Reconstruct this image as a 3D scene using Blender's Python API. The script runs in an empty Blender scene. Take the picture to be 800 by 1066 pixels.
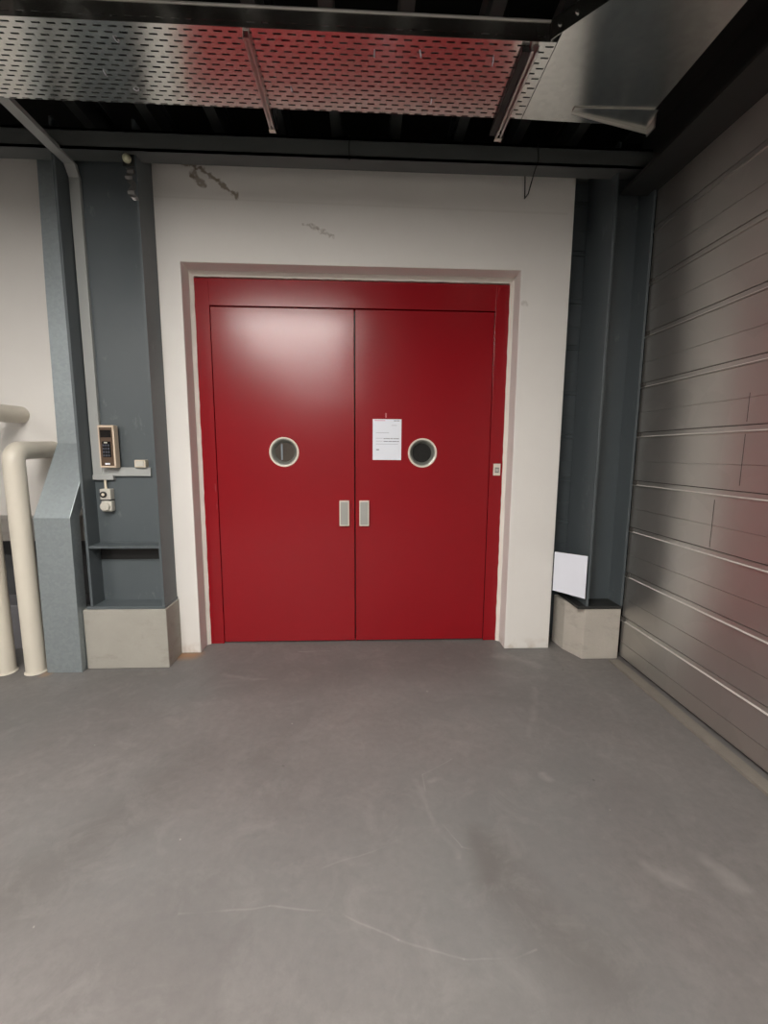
import bpy, bmesh, math, random
from mathutils import Vector, Matrix
random.seed(7)
sc = bpy.context.scene
COL = sc.collection
PI = math.pi

# ------------------------------------------------------------------ camera
def make_camera():
    f, yaw, pitch, roll = 456.4, -0.04497, 0.13529, 0.00625
    cy, sy, cp, sp = math.cos(yaw), math.sin(yaw), math.cos(pitch), math.sin(pitch)
    fwd = Vector((-sy*cp, cy*cp, -sp)); right = Vector((cy, sy, 0)); up = right.cross(fwd)
    c, s = math.cos(roll), math.sin(roll)
    r2 = c*right + s*up; u2 = -s*right + c*up
    cam = bpy.data.cameras.new('camera'); o = bpy.data.objects.new('camera', cam); COL.objects.link(o)
    M = Matrix((r2, u2, -fwd)).transposed().to_4x4()
    M.translation = Vector((0.0752, -3.4486, 1.55))
    o.matrix_world = M
    cam.sensor_fit = 'HORIZONTAL'; cam.sensor_width = 36; cam.lens = f*36/800
    cam.clip_start = 0.02; cam.clip_end = 100
    sc.camera = o
make_camera()
# ------------------------------------------------------------------ world, exposure
w = bpy.data.worlds.new('world'); sc.world = w; w.use_nodes = True
w.node_tree.nodes['Background'].inputs[0].default_value = (0.8, 0.9, 1, 1)
w.node_tree.nodes['Background'].inputs[1].default_value = 0.0
sc.view_settings.view_transform = 'Standard'; sc.view_settings.look = 'None'
sc.view_settings.gamma = 1; sc.view_settings.use_curve_mapping = False
sc.view_settings.exposure = 0.0
LAMP = 100.0          # strength of the fluorescent diffusers

# ------------------------------------------------------------------ helpers
def tag(o, label=None, cat=None, group=None, kind=None):
    if label: o['label'] = label
    if cat: o['category'] = cat
    if group: o['group'] = group
    if kind: o['kind'] = kind
    return o
def empty(name, loc, label, cat, group=None, kind=None):
    o = bpy.data.objects.new(name, None); COL.objects.link(o); o.location = loc
    o.empty_display_size = 0.05
    return tag(o, label, cat, group, kind)
def wloc(o):
    v = Vector((0, 0, 0))
    while o is not None:
        v += o.location; o = o.parent
    return v
def obj(name, bm, mat, parent=None, smooth=False, bevel=0.0, org=None):
    """bm is in world coordinates (no rotations on roots); links as ONE mesh object"""
    me = bpy.data.meshes.new(name)
    base = wloc(parent) if parent is not None else Vector(org or (0, 0, 0))
    bmesh.ops.recalc_face_normals(bm, faces=bm.faces)
    bmesh.ops.translate(bm, verts=bm.verts, vec=-base)
    bm.to_mesh(me); bm.free()
    o = bpy.data.objects.new(name, me); COL.objects.link(o)
    if parent is not None: o.parent = parent
    else: o.location = base
    me.materials.append(mat)
    if smooth:
        for p in me.polygons: p.use_smooth = True
        try: me.set_sharp_from_angle(angle=math.radians(40))
        except Exception: pass
    if bevel:
        m = o.modifiers.new('bevel', 'BEVEL'); m.width = bevel; m.segments = 2; m.limit_method = 'ANGLE'
        m.angle_limit = math.radians(50)
    return o
def box(bm, x0, x1, y0, y1, z0, z1):
    vs = [bm.verts.new(p) for p in ((x0,y0,z0),(x1,y0,z0),(x1,y1,z0),(x0,y1,z0),(x0,y0,z1),(x1,y0,z1),(x1,y1,z1),(x0,y1,z1))]
    for f in ((0,3,2,1),(4,5,6,7),(0,1,5,4),(1,2,6,5),(2,3,7,6),(3,0,4,7)):
        bm.faces.new([vs[i] for i in f])
    return bm
def B(*boxes):
    bm = bmesh.new()
    for b in boxes: box(bm, *b)
    return bm
def prism(bm, poly, d0, d1, axis='y'):
    """poly in the other two axes; extruded between d0 and d1 along axis"""
    def P(a, b, d):
        return {'y': (a, d, b), 'x': (d, a, b), 'z': (a, b, d)}[axis]
    A = [bm.verts.new(P(a, b, d0)) for a, b in poly]; C = [bm.verts.new(P(a, b, d1)) for a, b in poly]
    n = len(poly)
    bm.faces.new(A); bm.faces.new(C[::-1])
    for i in range(n): bm.faces.new((A[i], A[(i+1) % n], C[(i+1) % n], C[i]))
    return bm
def loft(bm, rings, cap=True):
    R = [[bm.verts.new(p) for p in r] for r in rings]
    n = len(R[0])
    for a, b in zip(R, R[1:]):
        for i in range(n): bm.faces.new((a[i], a[(i+1) % n], b[(i+1) % n], b[i]))
    if cap: bm.faces.new(R[0][::-1]); bm.faces.new(R[-1])
    return bm
def tube(bm, pts, r, seg=12, cap=True):
    pts = [Vector(p) for p in pts]; n = len(pts); rings = []
    t0 = (pts[1]-pts[0]).normalized()
    ref = Vector((0, 0, 1)) if abs(t0.z) < 0.9 else Vector((1, 0, 0))
    u = t0.cross(ref).normalized()
    for i, p in enumerate(pts):
        t = (pts[min(i+1, n-1)]-pts[max(i-1, 0)]).normalized()
        u = (u - t*u.dot(t)).normalized(); v = t.cross(u)
        rr = r[i] if isinstance(r, (list, tuple)) else r
        rings.append([p + rr*(math.cos(2*PI*k/seg)*u + math.sin(2*PI*k/seg)*v) for k in range(seg)])
    return loft(bm, rings, cap)
def arc_path(pts, rad, n=8):
    """round the inner corners of a polyline"""
    P = [Vector(p) for p in pts]; out = [P[0]]
    for i in range(1, len(P)-1):
        a = (P[i-1]-P[i]).normalized(); b = (P[i+1]-P[i]).normalized()
        A = P[i]+a*rad; Bq = P[i]+b*rad
        for k in range(n+1):
            t = k/n; out.append((1-t)**2*A + 2*t*(1-t)*P[i] + t*t*Bq)
    out.append(P[-1]); return out
def lathe(bm, prof, c, axis='y', seg=48):
    """prof = [(radius, offset along axis)], closed on itself if first==last"""
    rings = []
    for r, d in prof:
        ring = []
        for k in range(seg):
            a = 2*PI*k/seg; s_, c_ = r*math.sin(a), r*math.cos(a)
            ring.append({'y': (c[0]+c_, c[1]+d, c[2]+s_), 'z': (c[0]+c_, c[1]+s_, c[2]+d), 'x': (c[0]+d, c[1]+c_, c[2]+s_)}[axis])
        rings.append(ring)
    return loft(bm, rings, cap=False)
def disc(bm, r, c, axis='y', seg=48, th=0.002):
    return lathe_cap(bm, [(r, 0), (r, th)], c, axis, seg)
def lathe_cap(bm, prof, c, axis='y', seg=32):
    n0 = len(bm.faces)
    rings = []
    for r, d in prof:
        rings.append([{'y': (c[0]+r*math.cos(2*PI*k/seg), c[1]+d, c[2]+r*math.sin(2*PI*k/seg)),
                       'z': (c[0]+r*math.cos(2*PI*k/seg), c[1]+r*math.sin(2*PI*k/seg), c[2]+d),
                       'x': (c[0]+d, c[1]+r*math.cos(2*PI*k/seg), c[2]+r*math.sin(2*PI*k/seg))}[axis] for k in range(seg)])
    return loft(bm, rings, cap=True)

# ------------------------------------------------------------------ materials
class NT:
    def __init__(s, name):
        s.m = bpy.data.materials.new(name); s.m.use_nodes = True; s.t = s.m.node_tree
        s.b = s.t.nodes['Principled BSDF']
        s.co = s.n('ShaderNodeTexCoord').outputs['Object']
    def n(s, typ, **kw):
        nd = s.t.nodes.new(typ)
        for k, v in kw.items(): setattr(nd, k, v)
        return nd
    def link(s, a, b): s.t.links.new(a, b)
    def val(s, sock, v):
        if hasattr(v, 'is_output'): s.link(v, sock)
        else: sock.default_value = v
    def math(s, op, a, b=0.0, c=0.0, clamp=False):
        nd = s.n('ShaderNodeMath', operation=op, use_clamp=clamp)
        s.val(nd.inputs[0], a); s.val(nd.inputs[1], b); s.val(nd.inputs[2], c); return nd.outputs[0]
    def vmath(s, op, a, b=(0, 0, 0)):
        nd = s.n('ShaderNodeVectorMath', operation=op); s.val(nd.inputs[0], a); s.val(nd.inputs[1], b)
        return nd.outputs['Value'] if op in ('DOT_PRODUCT', 'LENGTH', 'DISTANCE') else nd.outputs[0]
    def scaled(s, v): return s.vmath('MULTIPLY', s.co, v)
    def noise(s, scale=5, detail=3, rough=0.5, vec=None, dist=0.0):
        nd = s.n('ShaderNodeTexNoise'); s.link(vec or s.co, nd.inputs['Vector'])
        nd.inputs['Scale'].default_value = scale; nd.inputs['Detail'].default_value = detail
        nd.inputs['Roughness'].default_value = rough; nd.inputs['Distortion'].default_value = dist
        return nd.outputs[0]
    def ramp(s, v, a, b, lo=0.0, hi=1.0):
        nd = s.n('ShaderNodeMapRange'); s.val(nd.inputs[0], v)
        for i, x in enumerate((a, b, lo, hi)): nd.inputs[i+1].default_value = x
        return nd.outputs[0]
    def mix(s, f, a, b):
        nd = s.n('ShaderNodeMix', data_type='RGBA'); s.val(nd.inputs[0], f)
        for i, c in ((6, a), (7, b)):
            if hasattr(c, 'is_output'): s.link(c, nd.inputs[i])
            else: nd.inputs[i].default_value = (*c, 1)
        return nd.outputs[2]
    def base(s, c):
        if hasattr(c, 'is_output'): s.link(c, s.b.inputs['Base Color'])
        else: s.b.inputs['Base Color'].default_value = (*c, 1)
    def set(s, **kw):
        for k, v in kw.items(): s.val(s.b.inputs[k.replace('_', ' ')], v)
        return s
    def bump(s, h, dist=0.001, strength=1.0):
        nd = s.n('ShaderNodeBump'); s.val(nd.inputs['Height'], h)
        nd.inputs['Distance'].default_value = dist; nd.inputs['Strength'].default_value = strength
        s.link(nd.outputs[0], s.b.inputs['Normal'])
    def seg(s, a, b, wd, soft, vec=None):
        """1 near the 3D segment a-b (half width wd), fading over soft"""
        a = Vector(a); b = Vector(b); d = b-a; L2 = max(d.length_squared, 1e-9)
        v = s.vmath('SUBTRACT', vec or s.co, tuple(a))
        t = s.math('DIVIDE', s.vmath('DOT_PRODUCT', v, tuple(d)), L2, clamp=True)
        q = s.n('ShaderNodeVectorMath', operation='SCALE'); q.inputs[0].default_value = tuple(d); s.link(t, q.inputs['Scale'])
        dist = s.vmath('DISTANCE', v, q.outputs[0])
        return s.ramp(dist, wd, wd+soft, 1.0, 0.0)
    def warp(s, amt, scale):
        nd = s.n('ShaderNodeTexNoise'); s.link(s.co, nd.inputs['Vector']); nd.inputs['Scale'].default_value = scale
        nd.inputs['Detail'].default_value = 3
        c = s.vmath('SUBTRACT', nd.outputs['Color'], (0.5, 0.5, 0.5))
        return s.vmath('ADD', s.co, s.vmath('MULTIPLY', c, (amt, amt, amt)))
def simple(name, col, rough=0.5, metal=0.0, var=0.15, scale=8, bump=0.0, **kw):
    s = NT(name)
    d = tuple(c*(1-var) for c in col); l = tuple(min(1, c*(1+var)) for c in col)
    s.base(s.mix(s.noise(scale, 4, 0.6), d, l)); s.set(Roughness=rough, Metallic=metal, **kw)
    if bump: s.bump(s.noise(scale*12, 4, 0.6), bump)
    return s.m

def mat_floor():
    s = NT('painted_concrete_floor')
    big = s.noise(0.9, 4, 0.55, dist=0.4); fine = s.noise(26, 5, 0.65)
    c = s.mix(s.ramp(big, 0.3, 0.7), (0.135, 0.126, 0.121), (0.195, 0.181, 0.174))
    c = s.mix(s.ramp(fine, 0.35, 0.7, 0, 0.4), c, (0.10, 0.094, 0.09))
    # greener, cooler patches on the right half
    c = s.mix(s.math('MULTIPLY', s.ramp(s.noise(0.7, 2, 0.5, vec=s.vmath('ADD', s.co, (7, 3, 0))), 0.45, 0.65), 0.45), c, (0.145, 0.151, 0.147))
    w1 = s.warp(0.35, 1.6)
    for a, b, wd, so, k in (((-1.15, -2.0, 0), (-0.75, -1.4, 0), 0.02, 0.22, .5), ((0.55, -2.0, 0), (0.75, -2.35, 0), 0.02, 0.14, .5),
                            ((0.5, -2.05, 0), (0.5, -1.9, 0), 0.0, 0.09, .45), ((-0.75, -0.55, 0), (0.9, -0.35, 0), 0.03, 0.30, .38),
                            ((-0.5, -1.4, 0), (-0.35, -1.0, 0), 0.0, 0.10, .3), ((-1.35, -1.12, 0), (-1.30, -1.12, 0), 0.0, 0.06, .35)):
        m = s.math('MULTIPLY', s.seg(a, b, wd, so, w1), k)
        c = s.mix(m, c, (0.095, 0.087, 0.081))
    w2 = s.warp(0.16, 4.0)
    for a, b, wd, so, k in (((1.16, -2.02, 0), (1.25, -2.08, 0), 0.0, 0.045, .45), ((1.38, -2.02, 0), (1.44, -2.10, 0), 0.0, 0.045, .4),
                            ((0.5, -1.5, 0), (0.36, -1.55, 0), 0.0, 0.02, .35), ((1.2, -0.75, 0), (0.98, -1.25, 0), 0.0, 0.03, .25),
                            ((0.3, -1.55, 0), (0.42, -1.95, 0), 0.0, 0.02, .3), ((1.1, -0.3, 0), (1.35, -0.45, 0), 0.01, 0.06, .35),
                            ((0.95, -1.55, 0), (0.97, -1.6, 0), 0.0, 0.03, .5), ((-0.6, -0.6, 0), (-0.9, -0.5, 0), 0.0, 0.03, .35)):
        m = s.math('MULTIPLY', s.seg(a, b, wd, so, w2), k)
        c = s.mix(m, c, (0.30, 0.285, 0.27))
    w3 = s.warp(0.05, 3.0)
    # thin scratches
    for pts, k in (([(-0.55, -2.13, 0), (-0.25, -2.12, 0), (-0.02, -2.15, 0), (0.18, -2.25, 0), (0.38, -2.31, 0), (0.55, -2.31, 0), (0.62, -2.29, 0)], .15),
                   ([(0.52, -1.42, 0), (0.36, -1.52, 0), (0.36, -1.72, 0), (0.46, -1.92, 0), (0.62, -1.96, 0)], .13),
                   ([(-0.45, -0.17, 0), (-0.2, -0.16, 0)], .5), ([(0.2, -1.9, 0), (-0.1, -2.0, 0)], .12)):
        for a, b in zip(pts, pts[1:]):
            c = s.mix(s.math('MULTIPLY', s.seg(a, b, 0.0008, 0.004, w3), k), c, (0.46, 0.44, 0.42))
    # scattered pale specks and dark chips
    vo = s.n('ShaderNodeTexVoronoi'); vo.inputs['Scale'].default_value = 6.0; s.link(s.warp(0.03, 20), vo.inputs['Vector'])
    rnd = s.n('ShaderNodeSeparateColor'); s.link(vo.outputs['Color'], rnd.inputs[0])
    sp = s.math('MULTIPLY', s.ramp(vo.outputs['Distance'], 0.012, 0.035, 1, 0), s.math('GREATER_THAN', rnd.outputs[0], 0.72))
    c = s.mix(s.math('MULTIPLY', sp, 0.6), c, (0.45, 0.43, 0.4))
    sp2 = s.math('MULTIPLY', s.ramp(vo.outputs['Distance'], 0.03, 0.06, 1, 0), s.math('LESS_THAN', rnd.outputs[0], 0.07))
    c = s.mix(s.math('MULTIPLY', sp2, 0.6), c, (0.06, 0.055, 0.05))
    # rust at the foot of the portal
    c = s.mix(s.math('MULTIPLY', s.seg((-1.36, -0.2, 0), (-1.24, -0.2, 0), 0.01, 0.09, w3), 0.8), c, (0.34, 0.17, 0.07))
    c = s.mix(s.math('MULTIPLY', s.seg((-2.15, -0.40, 0), (-2.15, -0.47, 0), 0.0, 0.05, w3), 0.6), c, (0.34, 0.2, 0.1))
    c = s.mix(s.math('MULTIPLY', s.ramp(s.noise(5.5, 6, 0.72, vec=s.vmath('ADD', s.co, (2, 9, 0)), dist=0.6), 0.5, 0.72), 0.28), c, (0.26, 0.245, 0.235))
    c = s.mix(s.math('MULTIPLY', s.ramp(s.noise(3.1, 6, 0.7, vec=s.vmath('ADD', s.co, (5, 1, 0)), dist=0.5), 0.54, 0.72), 0.35), c, (0.105, 0.097, 0.092))
    s.base(c)
    s.set(Roughness=s.ramp(big, 0.3, 0.7, 0.62, 0.48)); s.bump(fine, 0.0015, 0.6)
    return s.m
def mat_white_wall():
    s = NT('white_painted_masonry')
    c = s.mix(s.noise(1.6, 4, 0.6), (0.72, 0.69, 0.655), (0.80, 0.775, 0.74))
    w1 = s.warp(0.075, 26)
    for pts, wd, k in (([(-1.14, -.168, 3.46), (-1.02, -.168, 3.43), (-0.92, -.168, 3.36), (-0.80, -.168, 3.27)], .009, .85),
                       ([(-1.06, -.168, 3.43), (-1.08, -.168, 3.38), (-1.01, -.168, 3.33)], .010, .75),
                       ([(-0.34, -.168, 3.10), (-0.25, -.168, 3.08), (-0.15, -.168, 3.03)], .003, .5),
                       ([(1.22, -.168, 2.62), (1.25, -.168, 2.62)], .004, .3)):
        for a, b in zip(pts, pts[1:]):
            c = s.mix(s.math('MULTIPLY', s.seg(a, b, wd, 0.012, w1), k), c, (0.24, 0.19, 0.14))
    # faint vertical and horizontal repair lines
    c = s.mix(s.math('MULTIPLY', s.seg((-1.36, -.168, 3.25), (1.5, -.168, 3.22), 0.001, 0.01), 0.15), c, (0.4, 0.36, 0.3))
    # rust and scuffs near the floor
    zr = s.n('ShaderNodeSeparateXYZ'); s.link(s.co, zr.inputs[0])
    m = s.math('MULTIPLY', s.ramp(zr.outputs[2], 0.0, 0.10, 1, 0), s.ramp(s.noise(14, 3), 0.45, 0.65))
    c = s.mix(s.math('MULTIPLY', m, 0.5), c, (0.42, 0.33, 0.24))
    s.base(c); s.set(Roughness=0.72); s.bump(s.noise(90, 4, 0.6), 0.0012, 0.5)
    return s.m
def mat_red(name='red_gloss_paint'):
    s = NT(name)
    c = s.mix(s.noise(1.2, 3), (0.245, 0.005, 0.009), (0.285, 0.006, 0.012))
    c = s.mix(s.math('MULTIPLY', s.seg((-0.20, 0, 0.075), (-0.04, 0, 0.07), 0.0, 0.05, s.warp(0.12, 14)), 0.35), c, (0.42, 0.12, 0.10))
    c = s.mix(s.math('MULTIPLY', s.seg((-1.08, 0, 1.30), (-1.075, 0, 1.1), 0.002, 0.004, s.warp(0.02, 9)), 0.3), c, (0.5, 0.2, 0.2))
    s.base(c); s.set(Roughness=0.225, Specular_IOR_Level=0.47)
    s.bump(s.noise(2.2, 2, 0.4), 0.006, 0.5)
    return s.m
def mat_blue_steel():
    s = NT('blue_grey_painted_steel')
    n = s.noise(3, 5, 0.6)
    c = s.mix(n, (0.066, 0.079, 0.086), (0.098, 0.114, 0.122))
    c = s.mix(s.math('MULTIPLY', s.ramp(s.noise(11, 5, 0.7, vec=s.scaled((1, 1, 0.4))), 0.62, 0.72), 0.30), c, (0.25, 0.27, 0.27))
    s.base(c); s.set(Roughness=s.ramp(n, 0.3, 0.7, 0.32, 0.5)); s.bump(s.noise(40, 3), 0.0006, 0.5)
    return s.m
def mat_galv(name, col, rough, tangent=None, aniso=0.0, spangle=0.12, scale=30):
    s = NT(name)
    vo = s.n('ShaderNodeTexVoronoi'); vo.inputs['Scale'].default_value = scale; s.link(s.warp(0.03, 10), vo.inputs['Vector'])
    sep = s.n('ShaderNodeSeparateColor'); s.link(vo.outputs['Color'], sep.inputs[0])
    f = s.math('ADD', s.math('MULTIPLY', sep.outputs[0], 0.6), s.math('MULTIPLY', s.noise(4, 4), 0.4))
    s.base(s.mix(f, tuple(c*(1-spangle) for c in col), tuple(min(1, c*(1+spangle)) for c in col)))
    s.set(Metallic=1.0, Roughness=rough)
    if tangent:
        s.set(Anisotropic=aniso)
        cb = s.n('ShaderNodeCombineXYZ')
        for i in range(3): cb.inputs[i].default_value = tangent[i]
        s.link(cb.outputs[0], s.b.inputs['Tangent'])
    return s
M = {}
M['floor'] = mat_floor(); M['wall'] = mat_white_wall(); M['red'] = mat_red(); M['blue'] = mat_blue_steel()
g = mat_galv('galvanised_duct_sheet', (0.33, 0.37, 0.385), 0.46, spangle=0.09, scale=60); g.set(Metallic=0.6); M['duct'] = g.m
g = mat_galv('galvanised_tray_sheet', (0.74, 0.735, 0.70), 0.21, (0, 1, 0), 0.85, 0.08, 40); g.bump(g.noise(1.6, 2), 0.004, 0.5); M['tray'] = g.m
g = mat_galv('brushed_cladding_panel', (0.47, 0.455, 0.43), 0.33, (0, 0, 1), 0.85, 0.05, 6)
g.set(Metallic=0.8); g.bump(g.noise(2.4, 3, 0.5, vec=g.scaled((1, .5, 1))), 0.004, 0.5); M['clad'] = g.m
M['seam'] = simple('dark_panel_seam', (0.055, 0.05, 0.045), 0.6)
M['black_steel'] = simple('black_primed_steel', (0.022, 0.023, 0.022), 0.55, scale=5)
M['dark_steel'] = simple('dark_grey_beam_paint', (0.085, 0.092, 0.090), 0.5, scale=4)
M['ceiling'] = simple('soot_black_ceiling', (0.012, 0.012, 0.012), 0.9)
M['soft_wall'] = simple('grey_hall_wall', (0.25, 0.245, 0.235), 0.8)
M['cream_pipe'] = simple('cream_pipe_paint', (0.62, 0.575, 0.49), 0.38, var=0.05, scale=4, bump=0.0008)
M['cream_strip'] = simple('cream_sealant', (0.78, 0.73, 0.66), 0.7, var=0.06, scale=20, bump=0.002)
def mat_conc(name, a, b, dark):
    s = NT(name); c = s.mix(s.noise(5, 5, 0.65), a, b)
    c = s.mix(s.math('MULTIPLY', s.ramp(s.noise(3.5, 5, 0.7, vec=s.vmath('ADD', s.scaled((1, 1, 2.2)), (3, 1, 2))), 0.52, 0.66), 0.45), c, dark)
    s.base(c); s.set(Roughness=0.85); s.bump(s.noise(45, 5, 0.7), 0.003, 0.8); return s.m
M['concrete'] = mat_conc('raw_concrete', (0.40, 0.365, 0.32), (0.52, 0.48, 0.425), (0.27, 0.235, 0.2))
M['concrete_grey'] = mat_conc('grey_concrete', (0.30, 0.285, 0.25), (0.38, 0.36, 0.32), (0.24, 0.215, 0.18))
M['rail'] = mat_conc('beige_rail_paint', (0.38, 0.35, 0.325), (0.46, 0.43, 0.40), (0.3, 0.27, 0.25))
M['grey_low'] = simple('purple_grey_skirting_paint', (0.17, 0.165, 0.175), 0.6, bump=0.001)
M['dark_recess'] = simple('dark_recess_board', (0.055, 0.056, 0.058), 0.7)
M['trunking'] = simple('light_grey_plastic_trunking', (0.36, 0.37, 0.36), 0.45, var=0.04)
M['steel_ring'] = simple('cream_porthole_rim', (0.70, 0.64, 0.55), 0.35, var=0.04)
M['bevel_ring'] = simple('grey_bevel_ring', (0.30, 0.31, 0.28), 0.35, metal=0.5, var=0.06)
M['glass'] = simple('dark_wired_glass', (0.022, 0.022, 0.021), 0.12, var=0.3, scale=60)
M['glass_brown'] = simple('smoky_brown_glass', (0.075, 0.062, 0.052), 0.12, var=0.1)
M['glass_strip'] = simple('pale_glass_strip', (0.22, 0.25, 0.28), 0.2)
M['handle'] = simple('satin_handle_plate', (0.40, 0.395, 0.37), 0.42, metal=0.35, var=0.04)
M['handle_rim'] = simple('pale_handle_rim', (0.72, 0.66, 0.58), 0.4, var=0.04)
M['black'] = simple('black_plastic', (0.012, 0.012, 0.012), 0.4)
M['paper'] = simple('white_paper', (0.80, 0.83, 0.90), 0.7, var=0.02)
M['ink'] = simple('grey_print', (0.30, 0.31, 0.35), 0.8)
M['ink_dark'] = simple('dark_print', (0.10, 0.10, 0.12), 0.8)
M['ink_red'] = simple('pink_print', (0.75, 0.35, 0.38), 0.8)
M['tape'] = simple('clear_tape', (0.50, 0.12, 0.13), 0.3)
def mat_notice():
    s = NT('printed_notice_paper'); c = (0.80, 0.83, 0.90)
    def pr(x, z, wd, h=0.003, col=(0.32, 0.33, 0.38)):
        nonlocal c
        c = s.mix(s.seg((x-0.25, 0, z-1.65), (x+wd-0.25, 0, z-1.65), h/2, 0.0015), c, col)
    pr(0.154, 1.793, 0.080, 0.003, (0.75, 0.36, 0.39))
    D = (0.10, 0.10, 0.12)
    for x, z, wd in ((0.304, 1.792, 0.016), (0.327, 1.792, 0.018), (0.225, 1.655, 0.012), (0.242, 1.655, 0.028), (0.277, 1.655, 0.016), (0.300, 1.655, 0.042),
                     (0.225, 1.634, 0.03), (0.262, 1.634, 0.024), (0.292, 1.634, 0.032), (0.330, 1.634, 0.012)): pr(x, z, wd, 0.003, D)
    for x, z, wd in ((0.285, 1.757, 0.04), (0.165, 1.700, 0.10), (0.165, 1.658, 0.05), (0.165, 1.636, 0.05), (0.165, 1.614, 0.17)): pr(x, z, wd, 0.001)
    pr(0.170, 1.570, 0.015, 0.008)
    s.base(c if hasattr(c, 'is_output') else c); s.set(Roughness=0.7); return s.m
M['notice'] = mat_notice()
M['board'] = simple('white_board', (0.78, 0.80, 0.88), 0.5, var=0.02)
M['bronze'] = simple('cream_intercom_frame', (0.62, 0.50, 0.38), 0.4, var=0.05)
M['brown'] = simple('dark_brown_fascia', (0.085, 0.052, 0.032), 0.35, var=0.1)
M['screen'] = simple('black_display', (0.012, 0.010, 0.009), 0.15)
M['button'] = simple('slate_buttons', (0.05, 0.055, 0.075), 0.4)
M['cream'] = simple('cream_plastic', (0.68, 0.60, 0.47), 0.45, var=0.03)
M['ivory'] = simple('ivory_plastic', (0.52, 0.50, 0.44), 0.45, var=0.05)
M['chrome'] = simple('zinc_bolt', (0.7, 0.7, 0.68), 0.25, metal=1.0)
M['zinc'] = simple('zinc_strut', (0.60, 0.59, 0.56), 0.33, metal=0.85)
M['bulb'] = simple('pale_yellow_lens', (0.55, 0.55, 0.38), 0.35)
M['foil'] = simple('torn_grey_foil', (0.16, 0.155, 0.15), 0.3, metal=0.5, var=0.4, scale=40)
M['rib_edge'] = simple('rib_edge_highlight', (0.80, 0.77, 0.72), 0.4, metal=0.5, var=0.1)  # highlight on the rib ledges, put into a lighter colour
M['kerb'] = simple('worn_steel_kerb', (0.20, 0.18, 0.155), 0.6, scale=12, bump=0.002)
M['grey_case'] = simple('grey_luminaire_case', (0.3, 0.3, 0.3), 0.5)
def mat_lamp():
    s = NT('fluorescent_diffuser'); s.base((0.8, 0.8, 0.8))
    s.set(Emission_Color=(1.0, 0.955, 0.90, 1), Emission_Strength=LAMP); return s.m
M['lamp'] = mat_lamp()

# ------------------------------------------------------------------ setting
def struct(name, bm, mat, label, cat, **kw):
    return tag(obj(name, bm, mat, **kw), label, cat, kind='structure')
struct('floor', B((-6.2, 2.3, -10.2, 0.4, -0.2, 0.0)), M['floor'], 'grey painted concrete floor with scuffs and scratches', 'floor')
struct('ceiling', B((-6.2, 2.3, -10.2, 0.6, 4.6, 4.8)), M['ceiling'], 'black ceiling high above the cable tray', 'ceiling')
PX0, PX1, PY, PZ = -1.362, 1.552, -0.168, 3.51
bm = bmesh.new()      # portal: wall with an opening
prism(bm, [(PX0, 0), (-1.192, 0), (-1.192, 2.84), (1.192, 2.84), (1.192, 0), (PX1, 0), (PX1, PZ), (PX0, PZ)], PY, 0.16)
struct('wall_back', bm, M['wall'], 'white painted wall surrounding the red double door', 'wall', bevel=0.006)
struct('wall_back_left', B((-6.0, -1.40, 0.0, 0.3, 0.99, 3.62)), M['wall'], 'white wall section left of the blue-grey column behind the pipes', 'wall')
struct('wall_left', B((-6.2, -6.0, -10.2, 0.6, 0, 4.6)), M['soft_wall'], 'pale side wall of the hall far to the left', 'wall')
struct('wall_front', B((-6.2, 2.3, -10.2, -10.0, 0, 4.6)), M['soft_wall'], 'pale wall of the hall opposite the red doors', 'wall')
struct('wall_back_top', B((-6.2, 2.3, 0.3, 0.6, 0, 4.6)), M['ceiling'], 'black back wall behind the joists above the door wall', 'wall')
# cladding profile: x offset (towards the room = negative), z
def clad_profile(z0, ztop, pitch=0.34, zf=0.03):
    P = [(0.0, zf)]
    k = 0
    z = z0
    while z < ztop - 0.02:
        if z - 0.165 > zf+0.01: P += [(0.0, z-0.1725), (0.0045, z-0.1715), (0.0045, z-0.1690), (0.0, z-0.168)]
        P += [(0.0, z-0.006), (-0.010, z-0.004), (-0.010, z+0.001), (-0.001, z+0.007), (0.0, z+0.030), (0.008, z+0.0310), (0.008, z+0.0350), (0.0, z+0.036)]
        z += pitch
    P.append((0.0, ztop)); return P
prof = clad_profile(0.307, 3.30)
bm = bmesh.new()
prism(bm, [(2.02+x, z) for x, z in prof] + [(2.06, prof[-1][1]), (2.06, prof[0][1])], -10, -0.36, 'y')
me_right = obj('wall_right', bm, M['clad'])
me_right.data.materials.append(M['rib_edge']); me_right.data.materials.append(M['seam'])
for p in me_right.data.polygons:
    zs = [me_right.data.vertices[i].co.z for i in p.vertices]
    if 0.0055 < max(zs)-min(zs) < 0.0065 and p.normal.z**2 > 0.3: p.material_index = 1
    xs = [me_right.data.vertices[i].co.x for i in p.vertices]
    if len(xs) == 4 and min(xs) > 2.0270 and max(xs) < 2.03: p.material_index = 2
tag(me_right, 'glossy grey metal panel wall with horizontal ribs along the right side', 'wall', kind='structure')
# seams where cladding sheets meet
seams = B((2.0188, 2.0205, -1.2612, -1.2588, 1.39, 1.655), (2.0188, 2.0205, -1.1115, -1.1085, 1.03, 1.30), (2.0188, 2.0205, -1.2612, -1.2588, 1.715, 1.86))
for k in range(8):
    z = 0.307+0.34*k
    box(seams, 2.008, 2.02, -0.408, -0.366, z+0.004, z+0.034)
struct('trim_1', seams, M['seam'], 'short dark vertical seams between the ribs of the metal wall', 'seam')
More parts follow.
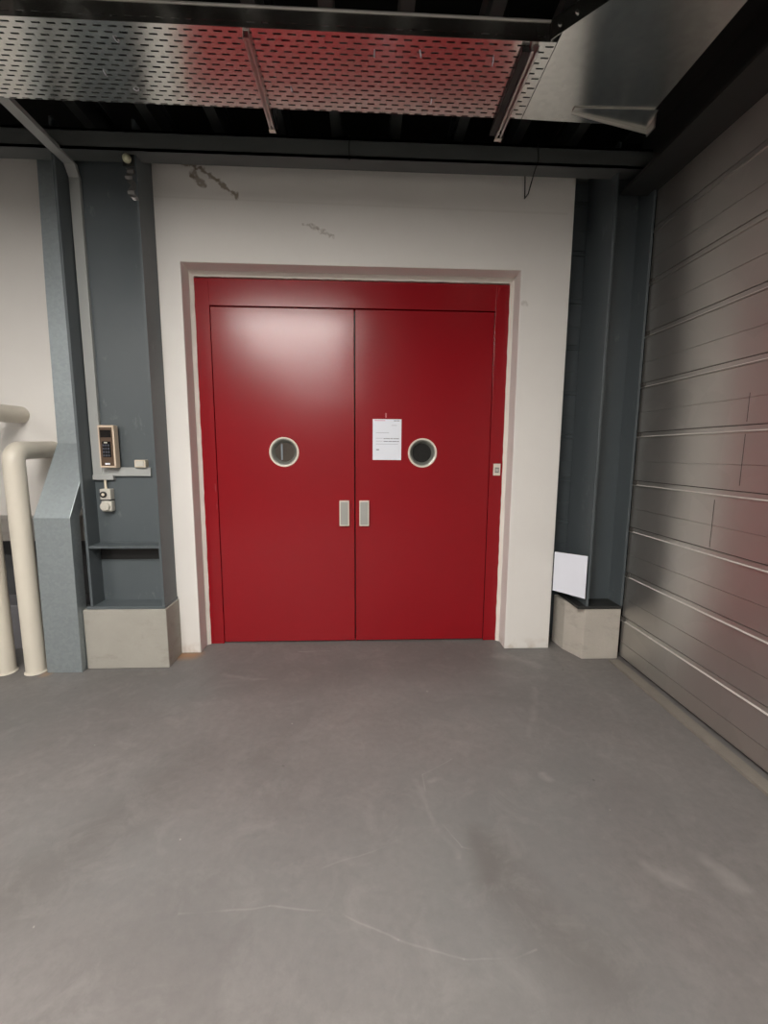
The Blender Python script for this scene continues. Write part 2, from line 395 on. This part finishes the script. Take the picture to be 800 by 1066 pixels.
# header beam above the cladding, and backing behind it
bm = B((1.80, 2.06, -10, -0.30, 3.28, 3.30), (1.80, 2.06, -10, -0.30, 3.60, 3.62), (1.93, 1.945, -10, -0.30, 3.30, 3.60))
struct('trim_2', bm, M['black_steel'], 'dark steel beam running above the ribbed metal wall', 'beam')
struct('wall_right_upper', B((2.08, 2.3, -10.2, 0.6, 0, 4.6)), M['ceiling'], 'black wall above the ribbed metal panels', 'wall')
# ribbed siding seen between portal and right column
bm = bmesh.new()
prof = clad_profile(0.307, 3.58)
prism(bm, [(0.02+x, z) for x, z in prof] + [(0.06, prof[-1][1]), (0.06, prof[0][1])], 1.555, 2.06, 'x')
struct('wall_back_right', bm, M['blue'], 'narrow strip of blue-grey ribbed siding right of the white wall', 'wall')
struct('trim_3', B((1.553, 1.566, -0.11, 0.0, 0, 3.5)), M['black_steel'], 'dark steel edge along the right side of the white wall', 'trim')
# floor kerb along the metal wall
struct('trim_4', B((1.925, 1.995, -10, -0.40, 0.0, 0.012), (1.918, 1.926, -10, -0.40, 0.0, 0.016)), M['kerb'], 'low worn kerb strip at the foot of the metal wall', 'kerb')
# left base wall
struct('trim_5', B((-6.0, -1.93, -0.06, 0.3, 0.0, 0.36)), M['grey_low'], 'low grey ledge behind the cream pipes', 'ledge', bevel=0.01)
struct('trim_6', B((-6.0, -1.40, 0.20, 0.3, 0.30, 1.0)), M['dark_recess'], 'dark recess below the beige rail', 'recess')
# cross beams
struct('trim_7', B((-6.0, 2.0, -0.42, -0.30, 3.375, 3.390), (-6.0, 2.0, -0.42, -0.30, 3.475, 3.49), (-6.0, 2.0, -0.367, -0.357, 3.39, 3.475), (-6.0, 2.0, -0.42, -0.412, 3.375, 3.49)),
       M['dark_steel'], 'long dark steel beam crossing above the door wall', 'beam')
struct('trim_8', B((PX0, 1.70, -0.19, 0.0, 3.512, 3.60)), M['dark_steel'], 'dark steel lintel capping the white wall', 'beam')

# door frame
bm = B((-1.180, -1.064, -0.004, 0.08, 0.0, 2.80), (1.064, 1.180, -0.004, 0.08, 0.0, 2.80), (-1.064, 1.064, -0.004, 0.08, 2.612, 2.80))
struct('trim_9', bm, M['red'], 'red steel door frame around the double door', 'door frame', bevel=0.002)
random.seed(3)
bm = bmesh.new()     # ragged sealant strip between masonry and frame
def ragged(p0, p1, inward, n=60):
    p0 = Vector(p0); p1 = Vector(p1); inward = Vector(inward)
    prev = None
    for i in range(n+1):
        a = p0.lerp(p1, i/n); wd = 0.028 + 0.002*random.uniform(-1, 1)
        b = a + inward*wd
        cur = [bm.verts.new(a+Vector((0, -0.03, 0))), bm.verts.new(b+Vector((0, -0.010, 0))), bm.verts.new(b+Vector((0, 0.03, 0))), bm.verts.new(a+Vector((0, 0.03, 0)))]
        if prev:
            for k in range(4): bm.faces.new((prev[k], prev[(k+1) % 4], cur[(k+1) % 4], cur[k]))
        else: bm.faces.new(cur)
        prev = cur
    bm.faces.new(prev)
ragged((-1.195, 0, 0), (-1.195, 0, 2.843), (1, 0, 0)); ragged((1.195, 0, 0), (1.195, 0, 2.843), (-1, 0, 0)); ragged((-1.195, 0, 2.843), (1.195, 0, 2.843), (0, 0, -1.25))
struct('trim_10', bm, M['cream_strip'], 'ragged cream sealant bead between white wall and red frame', 'sealant')
struct('trim_11', B((-1.064, 1.064, 0.075, 0.16, 0.0, 2.612), (-1.19, 1.19, 0.10, 0.16, 0.0, 2.84)), M['black'], 'dark lift shaft behind the door leaves', 'backing')

# door leaves
def plate_with_hole(bm, x0, x1, z0, z1, cx, cz, r, yf, yb, seg=64):
    angs = sorted(set([round(2*PI*k/seg, 6) for k in range(seg)] + [round(math.atan2(z-cz, x-cx) % (2*PI), 6) for x in (x0, x1) for z in (z0, z1)]))
    def edge(a):
        c, s = math.cos(a), math.sin(a); t = 1e9
        if abs(c) > 1e-9: t = min(t, ((x1 if c > 0 else x0)-cx)/c)
        if abs(s) > 1e-9: t = min(t, ((z1 if s > 0 else z0)-cz)/s)
        return (cx+c*t, cz+s*t)
    L = []
    for a in angs:
        e = edge(a); h = (cx+r*math.cos(a), cz+r*math.sin(a))
        L.append([bm.verts.new((e[0], yf, e[1])), bm.verts.new((h[0], yf, h[1])), bm.verts.new((h[0], yb, h[1])), bm.verts.new((e[0], yb, e[1]))])
    n = len(L)
    for i in range(n):
        a, b = L[i], L[(i+1) % n]
        for k in range(4): bm.faces.new((a[k], a[(k+1) % 4], b[(k+1) % 4], b[k]))
    return bm
def leaf(name, x0, x1, cx, hx, label, glabel):
    root = empty(name, (x0, 0, 0), label, 'door', kind='structure')
    bm = plate_with_hole(bmesh.new(), x0, x1, 0.012, 2.604, cx, 1.547, 0.095, 0.003, 0.055)
    obj('leaf_panel', bm, M['red'], root, bevel=0.0015)
    rim = obj('porthole_rim', lathe(bmesh.new(), [(0.093, 0.0), (0.114, 0.0), (0.114, -0.006), (0.109, -0.009), (0.101, -0.007), (0.093, 0.0)], (cx, 0.003, 1.547)), M['steel_ring'], root, smooth=True)
    bv = obj('porthole_bevel', lathe(bmesh.new(), [(0.0955, -0.004), (0.101, -0.0065), (0.078, 0.040), (0.074, 0.040), (0.0955, -0.004)], (cx, 0.003, 1.547)), M['bevel_ring'], root, smooth=True)
    gl = obj('porthole_glass', lathe_cap(bmesh.new(), [(0.079, 0), (0.079, 0.004)], (cx, 0.041, 1.547), seg=48), M['glass_brown'] if cx < 0 else M['glass'], root)
    gl['label'] = glabel
    if cx < 0:
        obj('pale_strip', B((cx-0.031, cx-0.018, 0.039, 0.0415, 1.485, 1.609)), M['glass_strip'], gl)
    h = obj('handle', B((hx-0.038, hx+0.038, -0.028, 0.003, 0.972, 1.172)), M['handle_rim'], root, bevel=0.003)
    obj('handle_inset', B((hx-0.030, hx+0.030, -0.0295, -0.026, 0.981, 1.163)), M['handle'], h, bevel=0.001)
    return root
leaf('door_1', -1.060, -0.004, -0.545, -0.083, 'left red steel door leaf with round porthole and rectangular pull', 'smoky brown round glass with a pale vertical strip')
d2 = leaf('door_2', 0.005, 1.060, 0.529, 0.073, 'right red steel door leaf with dark porthole and a paper notice', 'dark wired round glass')
# astragal strip down the meeting edge
obj('meeting_strip', B((0.009, 0.022, -0.002, 0.004, 0.012, 2.60)), M['red'], d2, bevel=0.001)

# paper notice
root = empty('paper_notice', (0.25, -0.001, 1.65), 'white printed paper notice taped to the right red door leaf', 'notice')
obj('printed_sheet', B((0.139, 0.362, -0.0012, 0.0024, 1.491, 1.804)), M['notice'], root)
tp = tag(obj('tape_scrap', B((0.235, 0.247, 0.0008, 0.0026, 1.815, 1.85)), M['tape'], org=(0.24, 0.001, 1.815)), 'small faint scrap of tape on the red door above the paper notice', 'tape')

# key switch plate on the frame
root = empty('key_switch', (1.12, -0.004, 1.42), 'small pale key switch plate on the right red frame post', 'switch')
obj('plate', B((1.094, 1.149, -0.014, -0.004, 1.374, 1.466)), M['handle_rim'], root, bevel=0.002)
obj('rocker', B((1.108, 1.135, -0.018, -0.013, 1.400, 1.432)), M['handle'], root, bevel=0.001)
obj('rocker_slot', B((1.114, 1.129, -0.0195, -0.0175, 1.408, 1.424)), M['ivory'], root)
obj('dark_slot', B((1.106, 1.137, -0.0155, -0.0135, 1.396, 1.436)), M['black'], root)

# ------------------------------------------------------------------ steel columns
def column(x0, x1, yf, yw, yb, z0, z1, label, stiff=None, base=True):
    root = empty('steel_column', ((x0+x1)/2, (yf+yb)/2, z0), label, 'column')
    t = 0.018
    for a, b in ((x0, x0+t), (x1-t, x1)): obj('flange', B((a, b, yf, yb, z0, z1)), M['blue'], root, bevel=0.002)
    obj('web', B((x0+t, x1-t, yw, yw+0.015, z0, z1)), M['blue'], root)
    return root, t
colL, t = column(-1.862, -1.348, -0.375, -0.235, -0.01, 0.455, 3.58, 'wide blue-grey steel column standing on concrete left of the white wall')
obj('base_plate', B((-1.885, -1.342, -0.388, -0.02, 0.437, 0.4565)), M['blue'], colL, bevel=0.003)
bm = bmesh.new()
box(bm, -1.844, -1.366, -0.372, -0.235, 0.872, 0.890)
obj('stiffener', bm, M['blue'], colL, bevel=0.002)
obj('stiffener_shadow', B((-1.842, -1.372, -0.239, -0.2345, 0.765, 0.872)), M['black'], colL)  # stiffener's cast shadow on the web, built as a thin black sheet
colR, t = column(1.728, 2.008, -0.372, -0.205, 0.0, 0.42, 3.56, 'narrow dark blue-grey steel column standing on a concrete block by the metal wall')
obj('base_plate', B((1.668, 2.008, -0.372, -0.03, 0.398, 0.421)), M['black_steel'], colR, bevel=0.003)
# plinths
bm = bmesh.new(); prism(bm, [(-1.905, -0.40), (-1.330, -0.40), (-1.345, 0.28), (-1.905, 0.28)], 0.0, 0.437, 'z')
tag(obj('concrete_plinth', bm, M['concrete_grey'], bevel=0.006, org=(-1.62, -0.2, 0)), 'wide grey-beige concrete block under the left steel column', 'plinth')
bm = bmesh.new(); prism(bm, [(1.728, -0.365), (2.005, -0.365), (2.005, -0.02), (1.64, -0.02), (1.655, -0.19)], 0.0, 0.398, 'z')
tag(obj('concrete_plinth', bm, M['concrete'], bevel=0.006, org=(1.85, -0.2, 0)), 'small pale concrete block under the right steel column', 'plinth')

# ------------------------------------------------------------------ galvanised duct
st = [((-2.065, -1.87), (-0.20, -0.10), 3.60), ((-2.09, -1.875), (-0.20, -0.10), 2.6), ((-2.105, -1.875), (-0.20, -0.10), 1.60),
      ((-2.140, -1.900), (-0.45, -0.35), 1.10), ((-2.150, -1.912), (-0.45, -0.35), 0.0)]
duct = empty('cable_duct', (-2.03, -0.4, 0), 'galvanised metal cable duct bending forward to the floor beside the wide column', 'duct')
bm = bmesh.new(); loft(bm, [[(a, y0, z), (b, y0, z), (b, y1, z), (a, y1, z)] for (a, b), (y0, y1), z in st])
obj('duct_casing', bm, M['duct'], duct, bevel=0.003)
obj('folded_seam', B((-2.142, -1.899, -0.4525, -0.4495, 1.092, 1.098)), M['duct'], duct)

# ------------------------------------------------------------------ beige rail with bolts
rail = empty('guard_rail', (-3.5, -0.1, 0.9), 'beige horizontal rail bolted along the white wall behind the pipes', 'rail')
obj('rail_beam', B((-6.0, -1.868, -0.16, 0.0, 0.885, 1.055)), M['rail'], rail, bevel=0.004)
for x in (-2.20, -2.50, -1.94):
    bm = bmesh.new(); lathe_cap(bm, [(0.013, 0), (0.013, -0.012)], (x, -0.16, 0.965), seg=6)
    lathe_cap(bm, [(0.006, -0.01), (0.006, -0.03)], (x, -0.16, 0.965), seg=12); lathe_cap(bm, [(0.019, 0.002), (0.019, -0.003)], (x, -0.16, 0.965), seg=20)
    obj('bolt', bm, M['chrome'], rail)

# ------------------------------------------------------------------ cream pipes
def pipe(x, z, y=-0.42, r=0.062, label=''):
    root = empty('guard_pipe', (x, y, 0), label, 'pipe')
    bm = bmesh.new(); tube(bm, arc_path([(x, y, 0), (x-0.005, y, z), (x-0.03, 0.0, z+0.01)], 0.085, 10), r, 32)
    obj('pipe_run', bm, M['cream_pipe'], root, smooth=True)
    bm = bmesh.new(); lathe(bm, [(r, 0.0), (r+0.008, 0.0), (r+0.008, 0.006), (r, 0.012), (r, 0.0)], (x, y, 0), 'z', 32)
    obj('foot_collar', bm, M['cream_pipe'], root, smooth=True)
    bm = bmesh.new(); tube(bm, [(x-0.005, y, z-0.115), (x-0.005, y, z-0.109)], r+0.002, 32)
    obj('weld_ring', bm, M['cream_pipe'], root, smooth=True)
    return root
pipe(-2.243, 1.545, label='cream painted pipe bending into the wall, next to the galvanised duct')
pipe(-2.452, 1.80, label='taller cream painted pipe at the left edge bending into the wall')

# ------------------------------------------------------------------ trunking and devices on the left column
tr = empty('cable_trunking', (-1.80, -0.25, 1.38), 'light grey plastic cable trunking running down the left column web', 'trunking')
obj('vertical_run', B((-1.838, -1.772, -0.262, -0.235, 1.365, 3.30)), M['trunking'], tr, bevel=0.002)
obj('horizontal_run', B((-1.772, -1.442, -0.258, -0.235, 1.372, 1.432)), M['trunking'], tr, bevel=0.002)
obj('corner_piece', B((-1.842, -1.70, -0.265, -0.235, 1.345, 1.38)), M['trunking'], tr, bevel=0.002)
bm = bmesh.new()
loft(bm, [[(-1.838, -0.262, 3.30), (-1.772, -0.262, 3.30), (-1.772, -0.235, 3.30), (-1.838, -0.235, 3.30)],
          [(-1.838, -0.30, 3.36), (-1.772, -0.30, 3.36), (-1.772, -0.27, 3.37), (-1.838, -0.27, 3.37)],
          [(-1.845, -0.45, 3.362), (-1.780, -0.45, 3.362), (-1.780, -0.45, 3.39-0.002), (-1.845, -0.45, 3.39-0.002)],
          [(-1.852, -0.80, 3.372), (-1.787, -0.80, 3.372), (-1.787, -0.80, 3.40), (-1.852, -0.80, 3.40)]])
obj('overhead_run', bm, M['trunking'], tr)

ic = empty('intercom', (-1.70, -0.24, 1.43), 'cream framed door intercom with dark keypad on the left steel column', 'intercom')
obj('housing', B((-1.752, -1.644, -0.318, -0.262, 1.432, 1.722)), M['bronze'], ic, bevel=0.004)
obj('fascia', B((-1.741, -1.655, -0.3205, -0.316, 1.446, 1.708)), M['brown'], ic, bevel=0.001)
obj('display', B((-1.733, -1.663, -0.323, -0.320, 1.640, 1.690)), M['screen'], ic)
kp = obj('keypad', B((-1.725, -1.668, -0.3225, -0.320, 1.505, 1.612)), M['screen'], ic)
for r in range(4):
    for c in range(3):
        x = -1.7165+c*0.0165; z = 1.517+r*0.023
        obj('button', B((x-0.0055, x+0.0055, -0.325, -0.322, z-0.007, z+0.007)), M['button'], kp)
obj('name_label', B((-1.714, -1.682, -0.3225, -0.320, 1.453, 1.465)), M['paper'], ic)
obj('status_label', B((-1.712, -1.690, -0.3238, -0.3222, 1.600, 1.608)), M['ivory'], kp)

ls = empty('light_switch', (-1.49, -0.24, 1.43), 'small cream push button box on the end of the horizontal trunking', 'switch')
obj('switch_body', B((-1.537, -1.462, -0.285, -0.235, 1.434, 1.486)), M['cream'], ls, bevel=0.004)
obj('switch_rocker', B((-1.528, -1.471, -0.2885, -0.284, 1.441, 1.479)), M['ivory'], ls, bevel=0.002)

ks = empty('isolator_switch', (-1.75, -0.24, 1.12), 'ivory double box with round black key barrel below the intercom', 'switch')
obj('upper_box', B((-1.790, -1.716, -0.285, -0.235, 1.205, 1.282)), M['ivory'], ks, bevel=0.005)
obj('lower_box', B((-1.788, -1.714, -0.285, -0.235, 1.120, 1.200)), M['ivory'], ks, bevel=0.010)
kn = obj('key_barrel', lathe_cap(bmesh.new(), [(0.022, 0), (0.022, -0.010), (0.018, -0.012)], (-1.762, -0.285, 1.243), seg=24), M['black'], ks, smooth=True)
obj('key_disc', lathe_cap(bmesh.new(), [(0.011, -0.011), (0.009, -0.015)], (-1.762, -0.285, 1.243), seg=20), M['cream'], kn)
obj('socket_cap', lathe_cap(bmesh.new(), [(0.032, 0), (0.032, -0.014), (0.026, -0.02)], (-1.756, -0.285, 1.158), seg=28), M['ivory'], ks, smooth=True)
bm = bmesh.new(); tube(bm, [(-1.762, -0.255, 1.278), (-1.762, -0.255, 1.348)], 0.0085, 12); obj('conduit', bm, M['cream'], ks, smooth=True)
obj('hinge_strip', B((-1.787, -1.716, -0.288, -0.24, 1.1995, 1.2055)), M['black'], ks)

# sensor and torn foil high on the left column
sn = empty('sensor_lamp', (-1.40, -0.38, 3.33), 'small round pale sensor high on the left steel column', 'sensor')
bm = bmesh.new(); lathe_cap(bm, [(0.012, 0.0), (0.024, -0.006), (0.026, -0.018), (0.021, -0.030), (0.010, -0.037)], (-1.398, -0.377, 3.345), seg=24)
obj('sensor_dome', bm, M['bulb'], sn, smooth=True)
obj('sensor_bracket', B((-1.43, -1.36, -0.380, -0.374, 3.31, 3.375)), M['black_steel'], sn)
bm = bmesh.new(); random.seed(5)
prev = None
for i in range(12):
    z = 3.30-i*0.017; x = -1.395+0.012*math.sin(i*1.3)+i*0.002; wd = 0.016+0.008*random.random(); y = -0.381-0.008*abs(math.sin(i*1.7))
    cur = [bm.verts.new((x-wd, y, z)), bm.verts.new((x+wd, y-0.006*math.sin(i), z)), bm.verts.new((x+wd, y+0.003, z)), bm.verts.new((x-wd, y+0.003, z))]
    if prev:
        for k in range(4): bm.faces.new((prev[k], prev[(k+1) % 4], cur[(k+1) % 4], cur[k]))
    else: bm.faces.new(cur)
    prev = cur
bm.faces.new(prev)
tag(obj('foil_strip', bm, M['foil'], org=(-1.39, -0.38, 3.1)), 'torn crumpled foil strip hanging below the round sensor', 'foil strip')

# white sheet between wall corner and right column
bm = bmesh.new()
a = Vector((1.552, -0.185, 0)); b = Vector((1.712, -0.380, 0)); n = Vector((-0.8, -0.6, 0))*0.004
zt0, zt1, zb0, zb1 = 0.795, 0.805, 0.487, 0.482
q = [(a, zb0), (b, zb1), (b, zt1), (a, zt0)]
loft(bm, [[(p.x, p.y, z) for p, z in q], [(p.x+n.x, p.y+n.y, z) for p, z in q]])
wb = empty('wall_card', (1.63, -0.28, 0.48), 'blank white card leaning between the white wall corner and the right column', 'card')
obj('card_sheet', bm, M['board'], wb)

# ------------------------------------------------------------------ perforated cable tray
ZT = 3.35; Y0, Y1 = -1.285, -0.835
tray = empty('cable_tray', (-0.5, -1.06, ZT), 'perforated galvanised cable tray hanging overhead in front of the door wall', 'cable tray')
bm = bmesh.new()
XA, XB = -3.0, 0.925; pitch = 0.0635; slot = 0.036; rows = 16; rp = (Y1-Y0)/rows; sh = 0.0085
def quad(x0, x1, y0, y1, z):
    bm.faces.new([bm.verts.new(p) for p in ((x0, y0, z), (x1, y0, z), (x1, y1, z), (x0, y1, z))])
for r in range(rows):
    y = Y0+r*rp
    quad(XA, XB, y, y+rp-sh, ZT)
    off = (r % 2)*pitch/2
    x = XA
    s0 = XA+0.01+off
    while s0+slot < XB-0.005:
        quad(x, s0, y+rp-sh, y+rp, ZT); x = s0+slot; s0 += pitch
    quad(x, XB, y+rp-sh, y+rp, ZT)
o = obj('perforated_bottom', bm, M['tray'], tray)
m = o.modifiers.new('thick', 'SOLIDIFY'); m.thickness = 0.0015; m.offset = 0
bm = bmesh.new(); prism(bm, [(-1.285, 3.348), (-1.2835, 3.348), (-1.2835, 3.425), (-1.270, 3.425), (-1.270, 3.427), (-1.285, 3.427)], XA, 0.90, 'x')
bm.free(); bm = bmesh.new()
prism(bm, [(-1.285, 3.348), (-1.2835, 3.348), (-1.2835, 3.366), (-1.285, 3.366)], XA, 0.893, 'x')
prism(bm, [(-1.285, 3.3715), (-1.2835, 3.3715), (-1.2835, 3.425), (-1.270, 3.425), (-1.270, 3.427), (-1.285, 3.427)], XA, 0.893, 'x')
x = XA
for k in range(62):
    a = XA+0.03+k*pitch
    if a > 0.85: break
    box(bm, x, a, -1.285, -1.2835, 3.366, 3.3715); x = a+slot
box(bm, x, 0.893, -1.285, -1.2835, 3.366, 3.3715)
bmesh.ops.remove_doubles(bm, verts=bm.verts, dist=1e-5)
obj('side_lip', bm, M['tray'], tray)
bm = bmesh.new(); tube(bm, [(XA, -1.287, 3.429), (0.893, -1.287, 3.429)], 0.0045, 8); obj('top_rim', bm, M['zinc'], tray, smooth=True)
for x, y, a, l in ((-1.02, -1.20, .4, .03), (-1.17, -1.02, .1, .028), (-1.07, -.93, 1.4, .028), (0.12, -1.19, 0.0, .03), (0.33, -1.20, .3, .035), (0.67, -1.18, .15, .05), (0.42, -.93, 0, .03), (-0.29, -.97, 0.1, .024)):
    dx, dy = math.sin(a)*l/2, math.cos(a)*l/2
    bm = bmesh.new(); tube(bm, [(x-dx, y-dy, ZT-0.002), (x, y, ZT-0.010), (x+dx, y+dy, ZT-0.004)], 0.0022, 6); obj('cable_tie', bm, M['board'], tray)
obj('rear_lip', B((XA, XB, -0.8365, -0.835, 3.35, 3.42)), M['tray'], tray)

tb = empty('tray_bend', (1.3, -1.1, ZT), 'solid sheet metal corner piece joining the tray and turning toward the viewer', 'cable tray')
bm = bmesh.new(); prism(bm, [(0.928, -1.335), (1.06, -1.480), (1.06, -3.2), (1.605, -3.2), (1.605, -0.82), (0.928, -0.835)], ZT-0.0015, ZT, 'z')
obj('sheet_bottom', bm, M['tray'], tb)
bm = bmesh.new()
def wallseg(bm, p, q, z0, z1, th=0.002):
    p = Vector((*p, 0)); q = Vector((*q, 0)); d = (q-p).normalized(); nn = Vector((-d.y, d.x, 0))*th
    A = [(p.x, p.y), (q.x, q.y), (q.x+nn.x, q.y+nn.y), (p.x+nn.x, p.y+nn.y)]
    prism(bm, A, z0, z1, 'z')
wallseg(bm, (0.895, -1.300), (1.058, -1.478), ZT-0.002, 3.427); wallseg(bm, (1.058, -1.478), (1.058, -3.2), ZT-0.002, 3.427)
wallseg(bm, (0.895, -1.300), (1.058, -1.478), 3.425, 3.427, 0.014); wallseg(bm, (0.90, -1.285), (0.895, -1.30), ZT, 3.427)
obj('chamfer_lip', bm, M['tray'], tb)
bm = bmesh.new()
wallseg(bm, (1.605, -3.2), (1.605, -0.82), ZT, 3.42); wallseg(bm, (1.605, -0.82), (0.93, -0.835), ZT, 3.38)
obj('outer_lip', bm, M['tray'], tb)
for x, y in ((0.915, -1.322), (0.965, -1.377)):
    bm = bmesh.new(); lathe_cap(bm, [(0.007, 0.0), (0.007, -0.006)], (x, y-0.003, 3.385), seg=12); obj('bolt', bm, M['chrome'], tb)
# angle bracket under the bend
ab = empty('angle_bracket', (1.4, -0.88, 3.33), 'folded metal angle bracket under the solid tray corner', 'bracket')
bm = bmesh.new(); prism(bm, [(1.175, -0.935), (1.62, -0.945), (1.655, -0.80), (1.175, -0.905)], 3.343, 3.3465, 'z')
obj('angle_plate', bm, M['tray'], ab)
bm = bmesh.new(); loft(bm, [[(1.175, -0.905, 3.343), (1.175, -0.902, 3.343), (1.175, -0.902, 3.333), (1.175, -0.905, 3.333)],
          [(1.655, -0.80, 3.343), (1.655, -0.797, 3.343), (1.655, -0.797, 3.322), (1.655, -0.80, 3.322)]])
obj('front_edge', bm, M['zinc'], ab)
obj('end_tab', B((1.650, 1.657, -0.87, -0.80, 3.31, 3.385)), M['zinc'], ab)

# trapeze hangers under the tray
def hanger(x, label, wd=0.030, skew=0.0, pair=False):
    root = empty('tray_hanger', (x, -1.0, ZT), label, 'bracket')
    z1 = ZT-0.002; z0 = z1-0.030
    bm = bmesh.new(); h = wd/2; t = 0.003
    def sec(y, dx):
        return [(x+dx-h, y, z1), (x+dx-h, y, z0), (x+dx-h+0.010, y, z0), (x+dx-h+0.010, y, z0+t), (x+dx-h+t, y, z0+t), (x+dx-h+t, y, z1-t),
                (x+dx+h-t, y, z1-t), (x+dx+h-t, y, z0+t), (x+dx+h-0.010, y, z0+t), (x+dx+h-0.010, y, z0), (x+dx+h, y, z0), (x+dx+h, y, z1)]
    loft(bm, [sec(-1.275, 0.0), sec(-0.715, skew)])
    obj('strut_channel', bm, M['zinc'] if not pair else M['zinc'], root)
    bm = bmesh.new()
    obj('end_plate', B((x+skew-h-0.004, x+skew+h+0.004, -0.735, -0.712, z0-0.006, z0-0.002)), M['handle_rim'], root)
    for dx in (0.0, 0.022):
        bm = bmesh.new(); tube(bm, [(x+skew+dx+0.006, -0.75+dx, z0+0.004), (x+skew+dx+0.006, -0.75+dx, 4.598)], 0.005, 10); obj('threaded_rod', bm, M['black_steel'], root)
    return root
hanger(-0.437, 'narrow strut hanger under the middle of the perforated tray', 0.026)
hanger(0.833, 'pale strut hanger under the right end of the perforated tray', 0.032)
bm = bmesh.new()
box(bm, 0.780, 0.813, -1.26, -0.735, ZT-0.024, ZT-0.002)  # dark bar standing in for the shadow beside the pale hanger
tag(obj('hanger_shadow', bm, M['black_steel'], org=(0.80, -1.0, 3.33)), 'dark painted shadow strip directly left of the pale hanger under the tray', 'bracket')
# grey bracket at upper-left
root = empty('hanging_post', (-1.46, -1.31, 3.36), 'rounded grey suspension post in front of the tray at the upper left', 'post')
bm = bmesh.new(); tube(bm, [(-1.50, -1.352, 3.375), (-1.50, -1.352, 4.598)], 0.058, 24); obj('post_tube', bm, M['trunking'], root, smooth=True)
bm = bmesh.new(); lathe_cap(bm, [(0.045, -0.012), (0.062, 0.0), (0.062, 0.02), (0.058, 0.03)], (-1.50, -1.352, 3.372), 'z', 24); obj('post_foot', bm, M['trunking'], root, smooth=True)

# ceiling joists
joists = [(-1.80, 'above the intercom column'), (-1.36, 'above the left edge of the white wall'), (-0.93, 'above the left part of the left door leaf'), (-0.50, 'just left of the middle hanger'),
          (-0.12, 'right of the middle hanger'), (0.29, 'above the paper notice'), (0.74, 'just left of the pale hanger'), (1.15, 'just right of the pale hanger'), (1.56, 'above the right edge of the white wall')]
jm = None
for x, where in joists:
    root = empty('ceiling_joist', (x, -1.0, 3.74), 'dark steel joist over the tray, ' + where, 'joist', 'dark joists above the tray')
    if jm is None:
        jm = obj('joist_beam', B((x-0.035, x+0.035, -3.0, 0.29, 3.74, 3.75), (x-0.004, x+0.004, -3.0, 0.29, 3.75, 3.93), (x-0.035, x+0.035, -3.0, 0.29, 3.93, 3.94)), M['dark_steel'], root)
    else:
        a = jm.copy(); COL.objects.link(a); a.parent = root

# loose wires
def wire(name, pts, r, mat, label):
    bm = bmesh.new(); tube(bm, pts, r, 8); tag(obj(name, bm, mat, smooth=True, org=pts[0]), label, 'wire')
wire('hanging_wire', [(1.175, -0.43, 3.49), (1.182, -0.428, 3.40), (1.165, -0.40, 3.33), (1.17, -0.30, 3.27), (1.185, -0.19, 3.30), (1.186, -0.18, 3.40), (1.18, -0.18, 3.511)], 0.004, M['black_steel'], 'thin dark wire drooping over the right top corner of the white wall')
wire('hanging_wire', [(-0.02, -0.426, 3.50), (-0.022, -0.428, 3.44), (-0.018, -0.426, 3.36)], 0.004, M['black_steel'], 'short dark wire hanging on the beam above the left door leaf')
bm = bmesh.new(); prism(bm, [(-2.70, 3.26), (-2.22, 3.375), (-2.70, 3.375)], -0.38, -0.36)
tag(obj('corner_gusset', bm, M['black_steel'], org=(-2.5, -0.37, 3.3)), 'dark sloping gusset under the beam at the upper left', 'gusset')

# ------------------------------------------------------------------ fluorescent luminaires in the hall behind
def luminaire(x, y, z, L=1.55, W=0.30, label=''):
    root = empty('ceiling_luminaire', (x, y, z), label, 'ceiling light', 'fluorescent fittings of the hall')
    obj('case', B((x-L/2-0.02, x+L/2+0.02, y-W/2-0.02, y+W/2+0.02, z+0.02, z+0.08), (x-L/2-0.02, x-L/2, y-W/2-0.02, y+W/2+0.02, z, z+0.02), (x+L/2, x+L/2+0.02, y-W/2-0.02, y+W/2+0.02, z, z+0.02),
        (x-L/2, x+L/2, y-W/2-0.02, y-W/2, z, z+0.02), (x-L/2, x+L/2, y+W/2, y+W/2+0.02, z, z+0.02)), M['grey_case'], root)
    obj('diffuser', B((x-L/2, x+L/2, y-W/2, y+W/2, z+0.003, z+0.012)), M['lamp'], root)
    for dx in (-L/3, L/3):
        bm = bmesh.new(); tube(bm, [(x+dx, y, z+0.08), (x+dx, y, 4.6)], 0.006, 8); obj('suspension_rod', bm, M['black_steel'], root)
for x, y, lb in ((-0.95, -3.05, 'fluorescent fitting nearest the red doors, hanging above the viewer'), (-1.15, -4.75, 'fluorescent fitting hanging behind the viewer, second from the doors'),
                 (-1.15, -8.0, 'fluorescent fitting near the far end of the hall'), (-4.3, -4.85, 'fluorescent fitting on the left side of the hall')):
    luminaire(x, y, 3.31, label=lb)
